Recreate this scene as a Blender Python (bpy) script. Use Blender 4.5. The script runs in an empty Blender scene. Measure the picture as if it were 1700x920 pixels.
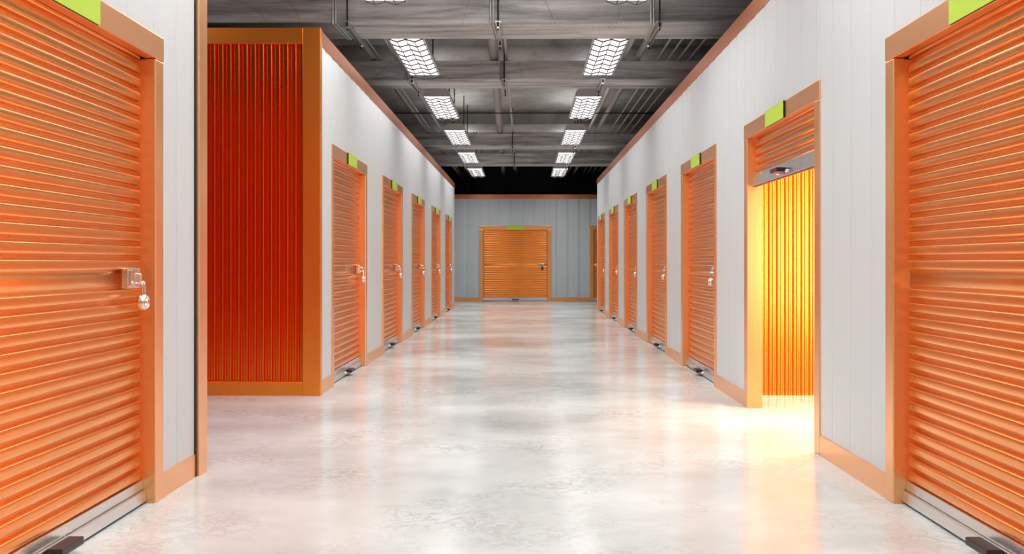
import bpy, bmesh, math, random
from mathutils import Vector, Matrix
random.seed(7)
scene = bpy.context.scene
COL = scene.collection
PI = math.pi
CAMZ = 1.184
F = 1736.0
W = 1.81            # corridor half width at the door frames
WP = 1.826          # wall panel plane
DOORW = 2.2
FH = 2.31           # frame height
WALLH = 3.26

# ------------------------------------------------------------------ helpers
def link(name, bm, mat, parent=None, smooth=False, bevel=0.0, seg=2):
    bmesh.ops.recalc_face_normals(bm, faces=bm.faces)
    me = bpy.data.meshes.new(name)
    bm.to_mesh(me); bm.free()
    o = bpy.data.objects.new(name, me)
    COL.objects.link(o)
    for m in (mat if isinstance(mat, (list, tuple)) else [mat]):
        me.materials.append(m)
    if parent: o.parent = parent
    if smooth:
        for p in me.polygons: p.use_smooth = True
        try:
            me.set_sharp_from_angle(angle=math.radians(38))
        except Exception:
            pass
    if bevel:
        b = o.modifiers.new('bevel', 'BEVEL'); b.width = bevel; b.segments = seg
        b.limit_method = 'ANGLE'; b.angle_limit = math.radians(40)
        b.harden_normals = False
    return o

def box(bm, x0, x1, y0, y1, z0, z1, mi=0):
    v = [bm.verts.new(p) for p in ((x0,y0,z0),(x1,y0,z0),(x1,y1,z0),(x0,y1,z0),(x0,y0,z1),(x1,y0,z1),(x1,y1,z1),(x0,y1,z1))]
    for f in ((0,3,2,1),(4,5,6,7),(0,1,5,4),(1,2,6,5),(2,3,7,6),(3,0,4,7)):
        fc = bm.faces.new([v[i] for i in f]); fc.material_index = mi

def tube(bm, pts, r, n=12, cap=True):
    pts = [Vector(p) for p in pts]
    rings = []
    prev = None
    for i, p in enumerate(pts):
        if i == 0: t = (pts[1]-p)
        elif i == len(pts)-1: t = (p-pts[i-1])
        else: t = (pts[i+1]-p).normalized() + (p-pts[i-1]).normalized()
        t.normalize()
        if prev is None:
            a = Vector((0,0,1)) if abs(t.z) < .9 else Vector((1,0,0))
            u = t.cross(a).normalized()
        else:
            u = (prev - t*prev.dot(t)).normalized()
        prev = u
        w = t.cross(u)
        rings.append([bm.verts.new(p + (u*math.cos(2*PI*k/n) + w*math.sin(2*PI*k/n))*r) for k in range(n)])
    for a, b in zip(rings[:-1], rings[1:]):
        for k in range(n):
            bm.faces.new((a[k], a[(k+1)%n], b[(k+1)%n], b[k]))
    if cap:
        bm.faces.new(rings[0]); bm.faces.new(list(reversed(rings[-1])))

def lathe(bm, prof, n=24, M=None):
    """prof: list of (r, h) about local z"""
    rings = []
    for r, h in prof:
        if r < 1e-6: rings.append([bm.verts.new((0,0,h))])
        else: rings.append([bm.verts.new((r*math.cos(2*PI*k/n), r*math.sin(2*PI*k/n), h)) for k in range(n)])
    for a, b in zip(rings[:-1], rings[1:]):
        for k in range(n):
            k2 = (k+1) % n
            if len(a) == 1 and len(b) == 1: continue
            if len(a) == 1: bm.faces.new((a[0], b[k2], b[k]))
            elif len(b) == 1: bm.faces.new((a[k], a[k2], b[0]))
            else: bm.faces.new((a[k], a[k2], b[k2], b[k]))
    if M is not None:
        vs = [v for r in rings for v in r]
        bmesh.ops.transform(bm, matrix=M, verts=vs)

def root(name, label, cat, loc, rz=0, group=None):
    o = bpy.data.objects.new(name, None); COL.objects.link(o)
    o.empty_display_size = .2
    o.location = loc; o.rotation_euler = (0, 0, rz)
    o['label'] = label; o['category'] = cat
    if group: o['group'] = group
    return o

def tag(o, label=None, cat=None, group=None, kind=None):
    if label: o['label'] = label
    if cat: o['category'] = cat
    if group: o['group'] = group
    if kind: o['kind'] = kind
    return o

def copy_tree(o, parent=None):
    c = o.copy(); COL.objects.link(c)
    if parent: c.parent = parent
    for ch in [x for x in list(o.children)]:
        copy_tree(ch, c)
    return c

# ------------------------------------------------------------------ materials
def newmat(name):
    m = bpy.data.materials.new(name); m.use_nodes = True
    nt = m.node_tree
    return m, nt, nt.nodes['Principled BSDF'], nt.nodes, nt.links

def rgba(c): return (c[0], c[1], c[2], 1)

def simple(name, col, rough=.4, metal=0., coat=0., spec=.5, noise=0.0, nscale=20, emit=None, estr=0):
    m, nt, b, N, L = newmat(name)
    b.inputs['Base Color'].default_value = rgba(col)
    b.inputs['Roughness'].default_value = rough
    b.inputs['Metallic'].default_value = metal
    b.inputs['Coat Weight'].default_value = coat
    b.inputs['Coat Roughness'].default_value = .18
    b.inputs['Specular IOR Level'].default_value = spec
    tc = N.new('ShaderNodeTexCoord')
    nz = N.new('ShaderNodeTexNoise'); nz.inputs['Scale'].default_value = nscale; nz.inputs['Detail'].default_value = 4
    L.new(tc.outputs['Object'], nz.inputs['Vector'])
    if noise:
        mp = N.new('ShaderNodeMapRange')
        mp.inputs['To Min'].default_value = rough - noise; mp.inputs['To Max'].default_value = rough + noise
        L.new(nz.outputs['Fac'], mp.inputs['Value']); L.new(mp.outputs[0], b.inputs['Roughness'])
    if emit:
        b.inputs['Emission Color'].default_value = rgba(emit); b.inputs['Emission Strength'].default_value = estr
    return m

M = {}
M['orange'] = simple('orange_painted_metal', (1.0, .37, .08), .28, 1.0, .3, .5, .0, 6)
M['orange_frame'] = simple('orange_frame_metal', (1.0, .50, .21), .36, .92, .55, .5, .0, 6)
M['orange_ribbed'] = simple('orange_ribbed_metal', (.96, .25, .03), .24, 1.0, 0, .5, .0, 6)
M['shaded_trim'] = simple('shaded_top_trim', (.72, .27, .13), .36, 1.0, 0, .5, .0, 6)  # orange trim, base darkened to stand in for the dark ceiling it reflects
M['orange_post'] = simple('orange_partition_trim', (1.0, .36, .05), .34, .95, .3, .5, .0, 6)
M['orange_unit'] = simple('orange_unit_ribbed_metal', (1.0, .33, .035), .33, .9, .2, .5, .0, 6)
M['wall'] = simple('white_wall_panel', (.635, .68, .70), .38, 0, .0, .5, .06, 3)
M['lime'] = simple('lime_plastic', (.50, .72, .06), .45, 0, 0, .4)
M['black'] = simple('black_plastic', (.012, .012, .013), .35, 0, 0, .5)
M['steel'] = simple('brushed_steel', (.78, .77, .76), .28, 1, 0, .5, .03, 4)
M['chrome'] = simple('polished_chrome', (.9, .9, .9), .12, 1)
M['galv'] = simple('galvanised_pipe', (.55, .53, .52), .33, .9, 0, .5, .08, 12)
M['greypipe'] = simple('grey_painted_pipe', (.30, .28, .27), .35, .4, 0, .5, .05, 6)
M['darkmetal'] = simple('dark_rod_metal', (.02, .02, .02), .4, .6)
M['housing'] = simple('lamp_housing_grey', (.5, .49, .49), .45, .3)
M['wire'] = simple('lamp_guard_wire', (.10, .10, .11), .35, .6)
M['light_cover'] = simple('dark_light_cover', (.06, .058, .058), .6, 0, 0, .3)
M['hall'] = simple('dark_hall_cladding', (.035, .035, .037), .45, .2)
M['diffuser'] = simple('lamp_diffuser', (1, 1, 1), .5, 0, 0, .5, 0, 20, (1, .985, .97), 1.7)

def floor_mat():
    m, nt, b, N, L = newmat('polished_concrete_floor')
    tc = N.new('ShaderNodeTexCoord')
    mp = N.new('ShaderNodeMapping'); mp.inputs['Scale'].default_value = (1, 1, 1)
    L.new(tc.outputs['Object'], mp.inputs['Vector'])
    n1 = N.new('ShaderNodeTexNoise'); n1.inputs['Scale'].default_value = .55; n1.inputs['Detail'].default_value = 5; n1.inputs['Roughness'].default_value = .6
    L.new(mp.outputs[0], n1.inputs['Vector'])
    r1 = N.new('ShaderNodeValToRGB')
    r1.color_ramp.elements[0].position = .34; r1.color_ramp.elements[0].color = (.55, .60, .60, 1)
    r1.color_ramp.elements[1].position = .62; r1.color_ramp.elements[1].color = (.80, .88, .885, 1)
    L.new(n1.outputs['Fac'], r1.inputs[0])
    # veins: distorted ridged noise
    n2 = N.new('ShaderNodeTexNoise'); n2.inputs['Scale'].default_value = 8.5; n2.inputs['Detail'].default_value = 12
    n2.inputs['Roughness'].default_value = .68; n2.inputs['Distortion'].default_value = .5
    L.new(mp.outputs[0], n2.inputs['Vector'])
    s = N.new('ShaderNodeMath'); s.operation = 'SUBTRACT'; s.inputs[1].default_value = .5; L.new(n2.outputs['Fac'], s.inputs[0])
    a = N.new('ShaderNodeMath'); a.operation = 'ABSOLUTE'; L.new(s.outputs[0], a.inputs[0])
    r2 = N.new('ShaderNodeMapRange'); r2.inputs['From Min'].default_value = 0; r2.inputs['From Max'].default_value = .045
    r2.inputs['To Min'].default_value = 1; r2.inputs['To Max'].default_value = 0
    L.new(a.outputs[0], r2.inputs['Value'])
    n3 = N.new('ShaderNodeTexNoise'); n3.inputs['Scale'].default_value = 1.4; n3.inputs['Detail'].default_value = 6
    L.new(mp.outputs[0], n3.inputs['Vector'])
    r3 = N.new('ShaderNodeMapRange'); r3.inputs['From Min'].default_value = .45; r3.inputs['From Max'].default_value = .68
    L.new(n3.outputs['Fac'], r3.inputs['Value'])
    mu = N.new('ShaderNodeMath'); mu.operation = 'MULTIPLY'; L.new(r2.outputs[0], mu.inputs[0]); L.new(r3.outputs[0], mu.inputs[1])
    mu2 = N.new('ShaderNodeMath'); mu2.operation = 'MULTIPLY'; mu2.inputs[1].default_value = .5; L.new(mu.outputs[0], mu2.inputs[0])
    mx = N.new('ShaderNodeMix'); mx.data_type = 'RGBA'
    L.new(mu2.outputs[0], mx.inputs['Factor']); L.new(r1.outputs[0], mx.inputs[6]); mx.inputs[7].default_value = (.27, .25, .24, 1)
    L.new(mx.outputs[2], b.inputs['Base Color'])
    rr = N.new('ShaderNodeMapRange'); rr.inputs['To Min'].default_value = .04; rr.inputs['To Max'].default_value = .32
    L.new(n1.outputs['Fac'], rr.inputs['Value']); L.new(rr.outputs[0], b.inputs['Roughness'])
    b.inputs['Specular IOR Level'].default_value = .55
    bp = N.new('ShaderNodeBump'); bp.inputs['Strength'].default_value = .03; bp.inputs['Distance'].default_value = .02
    L.new(n3.outputs['Fac'], bp.inputs['Height']); L.new(bp.outputs[0], b.inputs['Normal'])
    return m
M['floor'] = floor_mat()

def concrete_mat(name, dark, light, sx=(.5, 2, 2)):
    m, nt, b, N, L = newmat(name)
    tc = N.new('ShaderNodeTexCoord')
    mp = N.new('ShaderNodeMapping'); mp.inputs['Scale'].default_value = sx
    L.new(tc.outputs['Object'], mp.inputs['Vector'])
    n1 = N.new('ShaderNodeTexNoise'); n1.inputs['Scale'].default_value = 1.6; n1.inputs['Detail'].default_value = 10; n1.inputs['Roughness'].default_value = .66
    n1.inputs['Distortion'].default_value = .4
    L.new(mp.outputs[0], n1.inputs['Vector'])
    r1 = N.new('ShaderNodeValToRGB')
    r1.color_ramp.elements[0].position = .33; r1.color_ramp.elements[0].color = rgba(dark)
    r1.color_ramp.elements[1].position = .66; r1.color_ramp.elements[1].color = rgba(light)
    L.new(n1.outputs['Fac'], r1.inputs[0])
    n2 = N.new('ShaderNodeTexNoise'); n2.inputs['Scale'].default_value = .5; n2.inputs['Detail'].default_value = 2; n2.inputs['Distortion'].default_value = .3
    L.new(tc.outputs['Object'], n2.inputs['Vector'])
    s = N.new('ShaderNodeMath'); s.operation = 'SUBTRACT'; s.inputs[1].default_value = .5; L.new(n2.outputs['Fac'], s.inputs[0])
    a = N.new('ShaderNodeMath'); a.operation = 'ABSOLUTE'; L.new(s.outputs[0], a.inputs[0])
    r2 = N.new('ShaderNodeMapRange'); r2.inputs['From Max'].default_value = .004; r2.inputs['To Min'].default_value = .22; r2.inputs['To Max'].default_value = 0
    L.new(a.outputs[0], r2.inputs['Value'])
    mx = N.new('ShaderNodeMix'); mx.data_type = 'RGBA'
    L.new(r2.outputs[0], mx.inputs['Factor']); L.new(r1.outputs[0], mx.inputs[6]); mx.inputs[7].default_value = (.04, .032, .03, 1)
    L.new(mx.outputs[2], b.inputs['Base Color'])
    b.inputs['Roughness'].default_value = .6
    bp = N.new('ShaderNodeBump'); bp.inputs['Strength'].default_value = .25; bp.inputs['Distance'].default_value = .01
    L.new(n1.outputs['Fac'], bp.inputs['Height']); L.new(bp.outputs[0], b.inputs['Normal'])
    return m
M['beam'] = concrete_mat('rough_beam_concrete', (.13, .13, .134), (.62, .63, .64), (.4, 2.2, 5))
M['slab'] = concrete_mat('ceiling_slab_concrete', (.22, .215, .21), (.46, .45, .435), (1, .6, 1))

# ------------------------------------------------------------------ roller door
RIB = .0685
def rib_profile(z0, z1, plain=None, proj=.021):
    """list of (z, out) ; out = distance towards the viewer"""
    shape = [(0, 0), (.035, .0), (.07, .3), (.11, .80), (.14, .95), (.18, 1), (.30, 1.05), (.42, 1.07), (.55, 1.05), (.66, 1), (.70, .95), (.74, .80), (.79, .2), (.82, 0), (.88, 0), (.90, .1), (.93, .1), (.95, 0)]
    pts = []
    z = z0
    while z < z1 - 1e-4:
        if plain and plain[0] - .02 <= z < plain[1] - .02:
            ze = z + RIB
            pts += [(z, 0), (z+.006, .25*proj), (z+RIB-.010, .25*proj), (z+RIB-.004, 0)]
        else:
            for t, o in shape:
                zz = z + t*RIB
                if zz > z1: break
                pts.append((zz, o*proj))
        z += RIB
    pts.append((z1, 0))
    return pts

def curtain_bm(z0, z1, plain=None, hw=.984, yb=.088):
    bm = bmesh.new()
    rows = []
    for z, o in rib_profile(z0, z1, plain):
        # ribs die out into a flat strip at each edge
        rows.append([bm.verts.new((x, yb - o*k, z)) for x, k in ((-hw, 0), (-hw+.02, 0), (-hw+.032, 1), (hw-.032, 1), (hw-.02, 0), (hw, 0))])
    for a, b in zip(rows[:-1], rows[1:]):
        for i in range(5):
            bm.faces.new((a[i], a[i+1], b[i+1], b[i]))
    return bm

_mesh_cache = {}
def make_door(label, group, opened=False):
    t = root('roller_shutter', label, 'roller shutter', (0, 0, 0), 0, group)
    h = DOORW/2
    bm = bmesh.new(); box(bm, -h, h, 0, .060, 2.19, FH); link('frame_header', bm, M['orange_frame'], t, bevel=.005)
    for s in (-1, 1):
        bm = bmesh.new(); box(bm, min(s*h, s*(h-.115)), max(s*h, s*(h-.115)), .002, .13, 0, 2.188)
        link('frame_post', bm, M['orange_frame'], t, bevel=.006)
    zb = 1.80 if opened else .008
    bar = .108
    plain = None if opened else (1.07, 1.07+RIB)
    # bring the plain slat to a whole number of ribs
    z0 = zb + bar
    if not opened:
        k = round((1.075 - z0)/RIB); p = z0 + k*RIB; plain = (p, p+RIB)
    c = link('curtain', curtain_bm(z0, 2.30, plain), M['orange'], t, smooth=True)
    bm = bmesh.new()
    box(bm, -.983, .983, .062, .088, zb+.062, zb+bar)
    box(bm, -.983, .983, .046, .088, zb+.004, zb+.060)
    b = link('bottom_bar', bm, M['steel'], t, bevel=.002)
    bm = bmesh.new(); box(bm, -.983, .983, .056, .080, zb-.004, zb+.004)
    link('rubber_seal', bm, M['black'], b)
    # foot block handle on the bar
    bm = bmesh.new(); box(bm, -.10, .10, -.018, .046, zb+.030, zb+.062)
    if opened: pass
    link('stop_block', bm, M['black'], b, bevel=.004)
    for x in (-.125, .125):
        bm = bmesh.new()
        lathe(bm, [(0, -.012), (.009, -.012), (.011, -.004), (.011, 0), (0, 0)], 12, Matrix.Translation((x, .046, zb+.034)) @ Matrix.Rotation(-PI/2, 4, 'X') )
        link('rivet', bm, M['chrome'], b, smooth=True)
    if not opened:
        # latch plate
        bm = bmesh.new(); box(bm, .725, .885, .040, .070, 1.062, 1.158)
        l = link('latch', bm, M['steel'], t, bevel=.004)
        bm = bmesh.new(); box(bm, .735, .80, .028, .0405, 1.070, 1.150)
        link('slide_bolt', bm, M['chrome'], l, bevel=.004)
        bm = bmesh.new(); tube(bm, [(.82, .041, 1.13), (.82, .016, 1.13), (.82, .016, 1.085), (.82, .041, 1.085)], .0055, 10)
        link('hasp_loop', bm, M['chrome'], l, smooth=True)
    else:
        # rolled curtain behind the header
        bm = bmesh.new()
        n = 48
        prof = []
        tube(bm, [(-.97, .32, 2.50), (.97, .32, 2.50)], .20, 28)
        link('curtain_roll', bm, M['orange'], t, smooth=True)
    # lime tag in the middle of the header
    bm = bmesh.new(); box(bm, -.27, .27, -.012, -.001, 2.188, FH)
    g = link('number_tag', bm, M['black'], t, bevel=.002); g['label'] = 'lime green tag with black edges'
    bm = bmesh.new(); box(bm, -.269, .269, -.016, -.0125, 2.188, FH)
    link('tag_face', bm, M['lime'], g, bevel=.001)
    return t

LT = PI/2; RT = -PI/2
GL = 'closed roller shutters along the passage side wall'; GR = 'closed roller shutters along the open unit wall'
proto = make_door('large orange roller shutter in front of the side passage, padlocked, cut by the photo edge', GL)
opendoor = make_door('half raised orange roller shutter above the glowing open storage unit', None, True)
opendoor.location = (W, 7.52, 0); opendoor.rotation_euler[2] = RT

doors = [
 (-W, 4.16, LT, GL, None),
 (-W, 10.98, LT, GL, 'closed orange roller shutter just past the ribbed orange partition'),
 (-W, 14.53, LT, GL, 'second closed orange roller shutter past the ribbed orange partition'),
 (-W, 18.02, LT, GL, 'third closed orange roller shutter past the ribbed orange partition'),
 (-W, 21.60, LT, GL, 'fourth closed orange roller shutter past the ribbed orange partition'),
 (-W, 25.20, LT, GL, 'fifth and last closed orange roller shutter past the ribbed orange partition'),
 (W, 4.15, RT, GR, 'large orange roller shutter before the open unit, cut by the photo edge, no padlock visible'),
 (W, 10.98, RT, GR, 'closed orange roller shutter just beyond the glowing open unit'),
 (W, 14.42, RT, GR, 'second closed orange roller shutter beyond the glowing open unit'),
 (W, 17.88, RT, GR, 'third closed orange roller shutter beyond the glowing open unit'),
 (W, 21.25, RT, GR, 'fourth closed orange roller shutter beyond the glowing open unit'),
 (W, 24.60, RT, GR, 'fifth and last closed orange roller shutter beyond the glowing open unit'),
 (-.265, 31.9, 0, 'roller shutters in the end wall', 'square orange roller shutter facing down the corridor in the grey end wall'),
 (3.10, 31.9, 0, 'roller shutters in the end wall', 'shaded orange roller shutter in the end wall, mostly hidden behind a corner'),
]
door_objs = []
for i, (x, y, rz, g, lab) in enumerate(doors):
    o = proto if i == 0 else copy_tree(proto)
    o.location = (x, y, 0); o.rotation_euler = (0, 0, rz)
    if lab: o['label'] = lab
    o['group'] = g
    door_objs.append(o)

# ---- padlocks
def make_padlock():
    t = root('padlock', 'round silver padlock', 'padlock', (0, 0, 0), 0, 'padlocks hanging from the shutter latches')
    bm = bmesh.new()
    Mx = Matrix.Rotation(PI/2, 4, 'X')   # lathe axis -> -y
    lathe(bm, [(0, 0), (.032, 0), (.0365, .004), (.0375, .010), (.0375, .022), (.0345, .028), (.032, .030), (0, .030)], 32, Mx)
    link('body', bm, M['steel'], t, smooth=True)
    bm = bmesh.new()
    lathe(bm, [(.0, .030), (.030, .030), (.030, .034), (.0265, .036), (.024, .033), (.020, .0325), (.018, .038), (.010, .041), (0, .041)], 28, Mx)
    link('dial', bm, M['chrome'], t, smooth=True)
    bm = bmesh.new()
    pts = [(-.017, -.015, .028)] + [(-.017, -.015, .075)] + [(.017*math.cos(a), -.015, .082 + .017*math.sin(a)) for a in [PI - PI*k/8 for k in range(9)]] + [(.017, -.015, .075), (.017, -.015, .028)]
    tube(bm, pts, .0045, 10)
    link('shackle', bm, M['chrome'], t, smooth=True)
    return t
pl = make_padlock()
pl_labels = ['round silver dial padlock on the large shutter in front of the side passage',
 'round silver padlock on the first shutter past the ribbed partition',
 'small silver padlock on the second shutter past the ribbed partition',
 'small silver padlock on the third shutter past the ribbed partition',
 'tiny silver padlock on the fourth shutter past the ribbed partition',
 'tiny silver padlock on the fifth shutter past the ribbed partition',
 None,
 'silver padlock on the first shutter beyond the open unit',
 'small silver padlock on the second shutter beyond the open unit',
 'small silver padlock on the third shutter beyond the open unit',
 'tiny silver padlock on the fourth shutter beyond the open unit',
 'tiny silver padlock on the fifth shutter beyond the open unit',
 'dark padlock under the latch of the square end wall shutter', None]
first = True
for (x, y, rz, g, _), lab in zip(doors, pl_labels):
    if not lab: continue
    p = pl if first else copy_tree(pl)
    first = False
    off = Vector((.82, .018, .995)); off.rotate(Matrix.Rotation(rz, 3, 'Z'))
    p.location = (x + off.x, y + off.y, off.z); p.rotation_euler = (0, 0, rz)
    p['label'] = lab
    if 'dark padlock' in lab:
        for ch in p.children:
            ch.data = ch.data.copy(); ch.data.materials.clear(); ch.data.materials.append(M['darkmetal'] if ch.name.startswith('body') or ch.name.startswith('dial') else M['steel'])

# ------------------------------------------------------------------ walls with bowed panels
PITCH = .3465
def wall_profile(s0, s1, phase, tilt=0):
    """(s, out) points between s0 and s1, groove every PITCH"""
    pts = []
    k = math.floor((s0-phase)/PITCH)
    s = phase + k*PITCH
    while s < s1 + PITCH:
        for ds, o in ((-.0035, 0), (0, -.007), (.0035, 0), (.06, .0016), (.12, .0026), (.173, .003), (.23, .0026), (.29, .0016)):
            if s0 < s+ds < s1: pts.append((s+ds, o + tilt*max(0, ds)/PITCH))
        s += PITCH
    pts = [(s0, 0)] + pts + [(s1, 0)]
    return pts

def wall_mesh(name, s0, s1, phase, openings, place, ztop=WALLH, thick=.12, mat=None, tilt=0):
    """openings: list of (a,b,ztop). place(s, out, z) -> xyz"""
    bm = bmesh.new()
    cuts = sorted([s0, s1] + [c for o in openings for c in o[:2]])
    for a, b in zip(cuts[:-1], cuts[1:]):
        if b - a < 1e-4: continue
        mid = (a+b)/2
        zl = 0
        for o in openings:
            if o[0] < mid < o[1]: zl = o[2]
        pts = wall_profile(a, b, phase, tilt)
        lo = [bm.verts.new(place(s, o, zl)) for s, o in pts]
        hi = [bm.verts.new(place(s, o, ztop)) for s, o in pts]
        for i in range(len(pts)-1):
            bm.faces.new((lo[i], lo[i+1], hi[i+1], hi[i]))
        # back, bottom, top
        q = [bm.verts.new(place(a, -thick, zl)), bm.verts.new(place(b, -thick, zl)), bm.verts.new(place(b, -thick, ztop)), bm.verts.new(place(a, -thick, ztop))]
        bm.faces.new(q)
        bm.faces.new([lo[0], lo[-1], q[1], q[0]]) if zl > 0 else None
        bm.faces.new([hi[0], hi[-1], q[2], q[3]])
        if a == s0 or True:
            bm.faces.new([lo[0], hi[0], q[3], q[0]])
            bm.faces.new([lo[-1], hi[-1], q[2], q[1]])
    me = bpy.data.meshes.new(name); bm.to_mesh(me); bm.free()
    o = bpy.data.objects.new(name, me); COL.objects.link(o); me.materials.append(mat or M['wall'])
    o['kind'] = 'structure'
    return o
hz = FH - .03
def ops(ys): return [(y-DOORW/2+.05, y+DOORW/2-.05, hz) for y in ys]
left_far = [10.98, 14.53, 18.02, 21.60, 25.20]
right_all = [4.15, 7.52, 10.98, 14.42, 17.88, 21.25, 24.60]
LEND, REND, D = 27.4, 26.1, 31.9
plL = lambda s, o, z: (-WP + o, s, z)
plR = lambda s, o, z: (WP - o, s, z)
plE = lambda s, o, z: (s, D + .030 - o, z)
wall_mesh('wall_left_near', -4, 5.90, 5.85, ops([4.16]), plL, tilt=.003)
wall_mesh('wall_left', 9.33, LEND, 9.62, ops(left_far), plL, tilt=.003)
wall_mesh('wall_right', -4, REND, 5.851, ops(right_all), plR, tilt=.003)
wall_mesh('wall_end', -9, 9, -2.11, [(-.265-1.05, -.265+1.05, hz), (3.10-1.05, 3.10+1.05, hz)], plE, tilt=.014)

def sbox(name, *a, mat=None, bevel=.003, kind='structure'):
    bm = bmesh.new(); box(bm, *a)
    o = link(name, bm, mat or M['orange_frame'], bevel=bevel)
    o['kind'] = kind
    return o
# baseboards between the doors, one run per side
def strip(name, xs, ranges, z0, z1, side, face=.004, mat=None):
    bm = bmesh.new()
    for a, b in ranges:
        if side == 'L': box(bm, -WP-.002, -W-face, a, b, z0, z1)
        elif side == 'R': box(bm, W+face, WP+.002, a, b, z0, z1)
        else: box(bm, a, b, D+face, D+.033, z0, z1)
    o = link(name, bm, mat or M['orange_frame'], bevel=.002); o['kind'] = 'structure'; return o
def gaps(s0, s1, centres):
    r = []; a = s0
    for c in centres:
        if c - DOORW/2 > a: r.append((a, c-DOORW/2-.001))
        a = c + DOORW/2 + .001
    if a < s1: r.append((a, s1))
    return r
strip('baseboard_left_near', None, gaps(-4, 5.771, [4.16]), 0, .125, 'L')
strip('baseboard_left', None, gaps(9.36, LEND, left_far), 0, .125, 'L')
strip('baseboard_right', None, gaps(-4, REND, right_all), 0, .125, 'R')
strip('baseboard_end', None, gaps(-9, 9, [-.265, 3.10]), 0, .125, 'E')
strip('trim_1', None, [(-4, 5.771)], WALLH-.13, WALLH+.004, mat=M['shaded_trim'], side='L')
strip('trim_2', None, [(9.36, LEND)], WALLH-.13, WALLH+.004, mat=M['shaded_trim'], side='L')
strip('trim_3', None, [(-4, REND)], WALLH-.13, WALLH+.004, mat=M['shaded_trim'], side='R')
strip('trim_4', None, [(-9, 9)], WALLH-.13, WALLH+.004, mat=M['shaded_trim'], side='E')

# corner posts of the left side opening
bm = bmesh.new()
box(bm, -1.85, -1.797, 5.790, 5.935, 0, WALLH+.01); box(bm, -1.965, -1.8505, 5.905, 5.935, 0, WALLH+.01)
link('trim_5', bm, M['orange_frame'], bevel=.004)['kind'] = 'structure'
sbox('gap_shade', -1.85, -1.812, 5.772, 5.7895, 0, WALLH+.008, mat=M['black'], bevel=0)  # black strip put in as the shade of the gap beside the post
bm = bmesh.new()
box(bm, -1.965, -1.806, 9.275, 9.305, 0, WALLH+.01); box(bm, -1.84, -1.806, 9.3055, 9.355, 0, WALLH+.01)
link('trim_6', bm, M['orange_post'], bevel=.004)['kind'] = 'structure'

# ribbed orange partitions (vertical ribs) ---------------------------------
def ribbed(name, s0, s1, z0, z1, place, pitch=.0722, proj=.026, kind='structure'):
    shape = [(0, 0), (.04, 0), (.10, .85), (.13, 1), (.17, 1.04), (.21, 1), (.24, .85), (.29, .1), (.33, 0), (.50, 0), (.55, .5), (.58, .6), (.61, .5), (.66, 0), (.80, 0), (.84, .28), (.88, .28), (.92, 0)]
    bm = bmesh.new(); lo = []; hi = []
    s = s0
    while s < s1:
        for t, o in shape:
            ss = s + t*pitch
            if ss > s1: break
            lo.append(bm.verts.new(place(ss, o*proj, z0))); hi.append(bm.verts.new(place(ss, o*proj, z1)))
        s += pitch
    for i in range(len(lo)-1): bm.faces.new((lo[i], lo[i+1], hi[i+1], hi[i]))
    # thin backing so the sheet is a solid panel
    q = [bm.verts.new(place(a, -.02, z)) for a, z in ((s0, z0), (s1, z0), (s1, z1), (s0, z1))]
    bm.faces.new(q)
    me = bpy.data.meshes.new(name); bm.to_mesh(me); bm.free()
    for p in me.polygons: p.use_smooth = True
    try: me.set_sharp_from_angle(angle=math.radians(38))
    except Exception: pass
    o = bpy.data.objects.new(name, me); COL.objects.link(o); me.materials.append(M['orange_ribbed' if 'unit' not in name else 'orange_unit'])
    o['kind'] = kind
    return o
ribbed('wall_partition', -8.9, -1.966, .115, WALLH-.12, lambda s, o, z: (s, 9.318 - o, z))
sbox('baseboard_partition', -8.9, -1.967, 9.288, 9.325, 0, .125, mat=M['orange_post'])
sbox('trim_7', -8.9, -1.967, 9.288, 9.325, WALLH-.13, WALLH+.01, mat=M['orange_post'])
# near side of the cross passage (faces away)
ribbed('wall_passage', -8.9, -1.967, 0, WALLH, lambda s, o, z: (s, 5.88 + o, z))
# open unit interior
ribbed('wall_unit_far', WP+.13, 5.0, 0, WALLH-.02, lambda s, o, z: (s, 9.33 - o, z))
ribbed('wall_unit_near', WP+.13, 5.0, 0, WALLH-.02, lambda s, o, z: (s, 5.80 + o, z))
ribbed('wall_unit_back', 5.80, 9.33, 0, WALLH-.02, lambda s, o, z: (5.0 - o, s, z))
sbox('ceiling_unit', WP+.12, 5.0, 5.80, 9.33, WALLH-.06, WALLH-.02, mat=M['wall'], bevel=0)

# ------------------------------------------------------------------ hall shell
ZS = CAMZ + 3.30
sbox('floor', -9.2, 9.2, -6, 36.6, -.1, 0, mat=M['floor'], bevel=0)
sbox('ceiling', -9.2, 9.2, -6, 36.6, ZS, ZS+.2, mat=M['slab'], bevel=0)
def hall_wall(name, s0, s1, place):
    bm = bmesh.new(); lo = []; hi = []
    s = s0
    while s < s1:
        for t, o in ((0, 0), (.45, 0), (.5, .02), (.95, .02)):
            lo.append(bm.verts.new(place(s+t*.25, o, 0))); hi.append(bm.verts.new(place(s+t*.25, o, ZS)))
        s += .25
    for i in range(len(lo)-1): bm.faces.new((lo[i], lo[i+1], hi[i+1], hi[i]))
    link(name, bm, M['hall'])['kind'] = 'structure'
hall_wall('wall_hall_end', -9, 9, lambda s, o, z: (s, 36.3-o, z))
hall_wall('wall_hall_left', -6, 36.4, lambda s, o, z: (-9.0+o, s, z))
hall_wall('wall_hall_right', -6, 36.4, lambda s, o, z: (9.0-o, s, z))
hall_wall('wall_hall_near', -9, 9, lambda s, o, z: (s, -5.8+o, z))
def coverp(name, x0, x1, y0, y1):  # unseen dark covers added over the units to shape the bounced light
    return sbox(name, x0, x1, y0, y1, WALLH-.015, WALLH-.005, mat=M['light_cover'], bevel=0)
coverp('light_cover_left_near', -8.9, -WP-.13, -4, 5.79)
coverp('light_cover_left', -8.9, -WP-.13, 9.35, LEND)
coverp('light_cover_right', WP+.13, 8.9, -4, REND)
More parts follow.
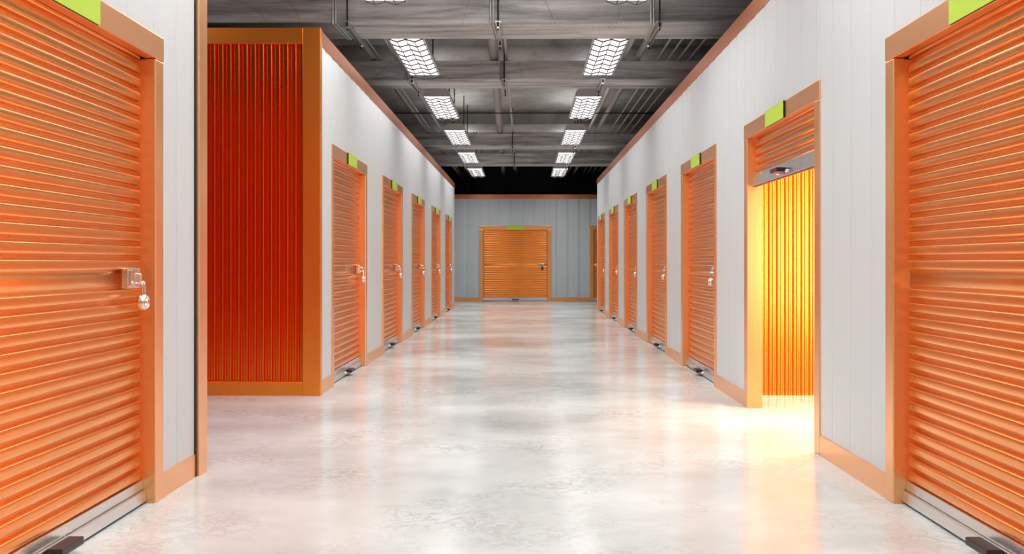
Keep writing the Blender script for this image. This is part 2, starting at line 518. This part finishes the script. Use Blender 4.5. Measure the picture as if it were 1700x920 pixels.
coverp('light_cover_end', -8.9, 8.9, D+.15, 36.2)
# closing side walls at the far ends of both rows (cross corridor)
sbox('wall_row_end_left', -8.9, -WP-.121, LEND-.1, LEND, 0, WALLH, mat=M['wall'], bevel=0)
sbox('wall_row_end_right', WP+.121, 8.9, REND-.1, REND, 0, WALLH, mat=M['wall'], bevel=0)

# ------------------------------------------------------------------ concrete beams
ZB = CAMZ + 2.50; ZBT = CAMZ + 2.76
beams = [(3.7, 4.5), (7.3, 8.1), (10.90, 11.70), (14.28, 15.02), (22.36, 23.10), (26.45, 27.20)]
for i, (a, b) in enumerate(beams):
    bm = bmesh.new(); box(bm, -8.95, 8.95, a, b, ZB, ZBT)
    o = link('ceiling_beam', bm, M['beam'], bevel=.012); o['kind'] = 'structure'
for a, b in ((5.5, 6.8), (14.67, 16.1), (23.0, 24.4), (31.2, 32.6)):
    bm = bmesh.new(); box(bm, -8.95, 8.95, a, b, CAMZ+3.05, ZS-.001)
    o = link('ceiling_joist', bm, M['slab'], bevel=.01); o['kind'] = 'structure'

# ------------------------------------------------------------------ ceiling lights
ZL = CAMZ + 2.51
LL = 2.30
def make_light():
    t = root('ceiling_light', '', 'ceiling light', (0, 0, 0), 0, 'caged fluorescent lights in two rows')
    hw = .196; hl = LL/2
    # housing : trapezoid channel, open below
    bm = bmesh.new()
    prof = [(-hw-.012, 0), (-hw-.012, .03), (-hw+.01, .10), (-hw+.06, .145), (hw-.06, .145), (hw-.01, .10), (hw+.012, .03), (hw+.012, 0), (hw, 0), (hw, .02), (-hw, .02), (-hw, 0)]
    A = [bm.verts.new((x, -hl, z)) for x, z in prof]; B = [bm.verts.new((x, hl, z)) for x, z in prof]
    n = len(prof)
    for i in range(n): bm.faces.new((A[i], A[(i+1)%n], B[(i+1)%n], B[i]))
    bm.faces.new(A); bm.faces.new(list(reversed(B)))
    link('housing', bm, M['housing'], t)
    bm = bmesh.new(); box(bm, -hw+.002, hw-.002, -hl+.002, hl-.002, .006, .019)
    link('diffuser', bm, M['diffuser'], t)
    # wire guard
    bm = bmesh.new()
    nr = 8
    xs = [-hw, -hw*.5, 0, hw*.5, hw]; zs = [.0, -.034, -.006, -.034, .0]
    for k in range(nr+1):
        y = -hl + .01 + (LL-.02)*k/nr
        tube(bm, [(x, y, z) for x, z in zip(xs, zs)], .009, 6)
    for x, z in ((-hw*.97, -.004), (-hw*.5, -.034), (0, -.006), (hw*.5, -.034), (hw*.97, -.004)):
        tube(bm, [(x, -hl+.01, z), (x, hl-.01, z)], .0062, 6)
    link('wire_guard', bm, M['wire'], t, smooth=True)
    for x, y in ((.14, -.5), (.14, .75)):
        bm = bmesh.new(); tube(bm, [(x, y, .14), (x, y, ZS-ZL)], .010, 8)
        link('hanger_rod', bm, M['darkmetal'], t, smooth=True)
    return t
far_ends = [10.04, 14.02, 18.23, 22.30, 26.40, 30.46]
ordn = ['first', 'second', 'third', 'fourth', 'fifth', 'sixth and last']
proto_l = make_light(); used = False
for side, xc in (('ribbed partition', -1.328), ('open unit', .982)):
    for k, fe in enumerate([1.8, 5.9] + far_ends):
        o = copy_tree(proto_l) if used else proto_l
        used = True
        o.location = (xc, fe-LL/2, ZL)
        if k < 2: o['label'] = 'caged fluorescent ceiling light of the row nearer the %s, %s' % (side, ('behind the viewer', 'overhead')[k])
        elif k == 2: o['label'] = 'caged white ceiling light before the first concrete beam, row nearer the %s' % side
        else: o['label'] = '%s caged white ceiling light down the row nearer the %s' % (ordn[k-2], side)

# ------------------------------------------------------------------ pipes
def pipe(label, pts, r, mat, name='pipe', group=None, n=16):
    bm = bmesh.new(); tube(bm, pts, r, n)
    o = link(name, bm, mat, smooth=True)
    return tag(o, label, 'pipe', group)
y0, y1 = -5.6, 36.2
def lx(ratio, z): return ratio*(z-CAMZ)
def straight(label, ratio, r, mat, group=None, zc=None, name='pipe'):
    z = zc or ZBT + r + .012
    return pipe(label, [(lx(ratio, z), y0, z), (lx(ratio, z), y1, z)], r, mat, name, group)
z = ZBT + .075
# thick centre pipe, slightly skewed to the corridor
def px(y): return -.140*2.83 - max(-3.0, y-13.0)/(36.3-13.0)*.30
pipe('thick grey pipe running along the middle of the ceiling', [(px(y0), y0, z), (px(10), 10, z), (px(y1), y1, z)], .064, M['greypipe'])
straight('thin silver conduit beside the thick centre ceiling pipe', -.085, .022, M['galv'], None, ZBT+.035, 'conduit')
straight('grey pipe high up near the wall of the ribbed partition', -.735, .036, M['greypipe'])
straight('thin shiny conduit beside the pipe near the ribbed partition wall', -.705, .014, M['galv'], None, None, 'conduit')
straight('grey rail above the outer edge of the lights nearer the ribbed partition', -.625, .020, M['greypipe'], None, None, 'rail')
straight('thin pale pipe beside the lights nearer the open unit wall', .488, .028, M['galv'])
straight('thicker grey pipe between the pale pipe and the four parallel conduits', .555, .045, M['greypipe'])
for k, r in enumerate((.655, .708, .760, .812)):
    straight('%s of four parallel thin conduits, counted from the ceiling centre towards the open unit' % ('first', 'second', 'third', 'outermost')[k], r, .016, M['galv'], 'four parallel thin conduits by the open unit wall', None, 'conduit')
pipe('thin black rod stretched across the whole ceiling', [(-8.99, 18.9, CAMZ+2.70), (8.99, 18.9, CAMZ+2.70)], .011, M['darkmetal'], 'rod', None, 8)['category'] = 'rod'

# ------------------------------------------------------------------ beam hangers
def hanger(x, a, b, label):
    t = root('beam_hanger', label, 'hanger', (x, a, ZB), 0, 'channel hangers bolted under the concrete beams')
    w = b - a
    # C channel under the beam, running along the corridor
    bm = bmesh.new()
    y0_, y1_ = -.10, w+.16
    box(bm, -.020, -.016, y0_, y1_, -.055, -.008); box(bm, .016, .020, y0_, y1_, -.055, -.008); box(bm, -.0159, .0159, y0_, y1_, -.012, -.008)
    link('channel', bm, M['galv'], t)
    bm = bmesh.new(); tube(bm, [(0, -.05, -.09), (0, -.05, .95)], .009, 8)
    link('threaded_rod', bm, M['darkmetal'], t, smooth=True)
    bm = bmesh.new(); tube(bm, [(0, w+.07, -.10), (0, w+.07, .32)], .009, 8)
    link('threaded_rod', bm, M['darkmetal'], t, smooth=True)
    for yy in (-.05, w+.07):
        bm = bmesh.new(); lathe(bm, [(0, -.012), (.018, -.012), (.018, .008), (0, .008)], 6, Matrix.Translation((0, yy, -.062)))
        link('nut', bm, M['steel'], t)
    bm = bmesh.new(); box(bm, -.032, .032, -.085, -.015, -.006, -.001)
    link('washer_plate', bm, M['steel'], t)
    return t
def wrapped(x, a, b, label):
    bm = bmesh.new()
    for dx in (-.014, .014):
        tube(bm, [(x+dx, a-.0095, ZBT-.002), (x+dx, a-.0095, ZB-.006), (x+dx+.004, a+.01, ZB-.0095), (x+dx+.03, b-.03, ZB-.0095)], .009, 8)
    o = link('cable_pair', bm, M['galv'], smooth=True)
    tag(o, label, 'cable', 'pale cable pairs clipped over the concrete beams')
names = ['first visible', 'second', 'third', 'last']
sides = {'left': (-.734, -.609, -.605, -.605), 'centre': (-.108, -.108, -.10, -.10), 'right': (.563, .429, .437, .437)}
for s, rs in sides.items():
    for (a, b), r, nm in zip(beams[2:], rs, names):
        hanger(r*2.5, a, b, 'metal channel hanger under the %s concrete beam, %s' % (nm, {'left': 'on the ribbed partition side', 'centre': 'in the centre', 'right': 'on the open unit side'}[s]))
for s, rs in {'left': -.79, 'centre': -.135, 'right': .535}.items():
    wrapped(rs*2.5, *beams[2], 'pale cable pair over the first visible concrete beam, %s' % {'left': 'on the ribbed partition side', 'centre': 'in the centre', 'right': 'on the open unit side'}[s])
wrapped(-.125*2.5, *beams[3], 'pale cable pair over the second concrete beam, centre of the corridor')
wrapped(-.64*2.5, *beams[3], 'pale cable pair over the second concrete beam, ribbed partition side')

# ------------------------------------------------------------------ lamps and added fill lights
def area(name, loc, size, sy, power, col=(1, 1, 1), rot=(0, 0, 0), spread=PI):
    d = bpy.data.lights.new(name, 'AREA'); d.shape = 'RECTANGLE'; d.size = size; d.size_y = sy
    d.energy = power; d.color = col; d.spread = spread
    o = bpy.data.objects.new(name, d); COL.objects.link(o); o.location = loc; o.rotation_euler = rot
    return o
# lamp inside the open unit, above the doorway
area('unit_lamp', (2.9, 7.6, 3.1), .9, 1.6, 170, (1, .84, .62))
area('unit_wall_fill', (3.3, 6.3, 1.25), .8, 1.2, 34, (1, .80, .55), (PI/2, 0, 0), math.radians(110))  # unseen fill added to put a bright highlight on the far unit wall
area('passage_fill', (-4.6, 7.6, CAMZ+2.9), 2.0, 1.6, 110, (1, .98, .96))  # unseen fill added to brighten the passage floor and ribbed partition
# unseen fill lights added overhead to brighten the near corridor
for y in (-2.0, 2.0, 5.6, 9.4):
    area('hall_fill', (-.2, y, CAMZ+2.95), 1.2, 1.6, 30, (1, .98, .96))

# upward fill added above the fixtures to brighten the ceiling
for xc in (-1.328, .982):
    for fe in [1.8, 5.9] + far_ends:
        area('ceiling_fill', (xc, fe-LL/2, ZL+.18), .3, 2.0, 7.5, (1, .97, .94), (PI, 0, 0))
        area('fixture_lamp', (xc, fe-LL/2, ZL-.05), .37, 3.3, 26, (1, .99, .98), (0, 0, 0), math.radians(150))

w = bpy.data.worlds.new('world'); scene.world = w; w.use_nodes = True
w.node_tree.nodes['Background'].inputs[0].default_value = (.8, .8, .82, 1)
w.node_tree.nodes['Background'].inputs[1].default_value = .3

# ------------------------------------------------------------------ camera
cd = bpy.data.cameras.new('camera'); cam = bpy.data.objects.new('camera', cd); COL.objects.link(cam)
cam.location = (0, 0, CAMZ); cam.rotation_euler = (PI/2, 0, 0)
cd.sensor_fit = 'HORIZONTAL'; cd.sensor_width = 36; cd.lens = F/1700*36
cd.shift_x = -20/1700; cd.shift_y = -24/1700
cd.clip_start = .05; cd.clip_end = 200
scene.camera = cam
scene.view_settings.view_transform = 'Standard'
scene.view_settings.look = 'None'
scene.view_settings.exposure = 0.12
scene.cycles.max_bounces = 10
scene.cycles.diffuse_bounces = 5
scene.cycles.glossy_bounces = 8
scene.cycles.use_denoising = True
scene.cycles.sample_clamp_indirect = 6
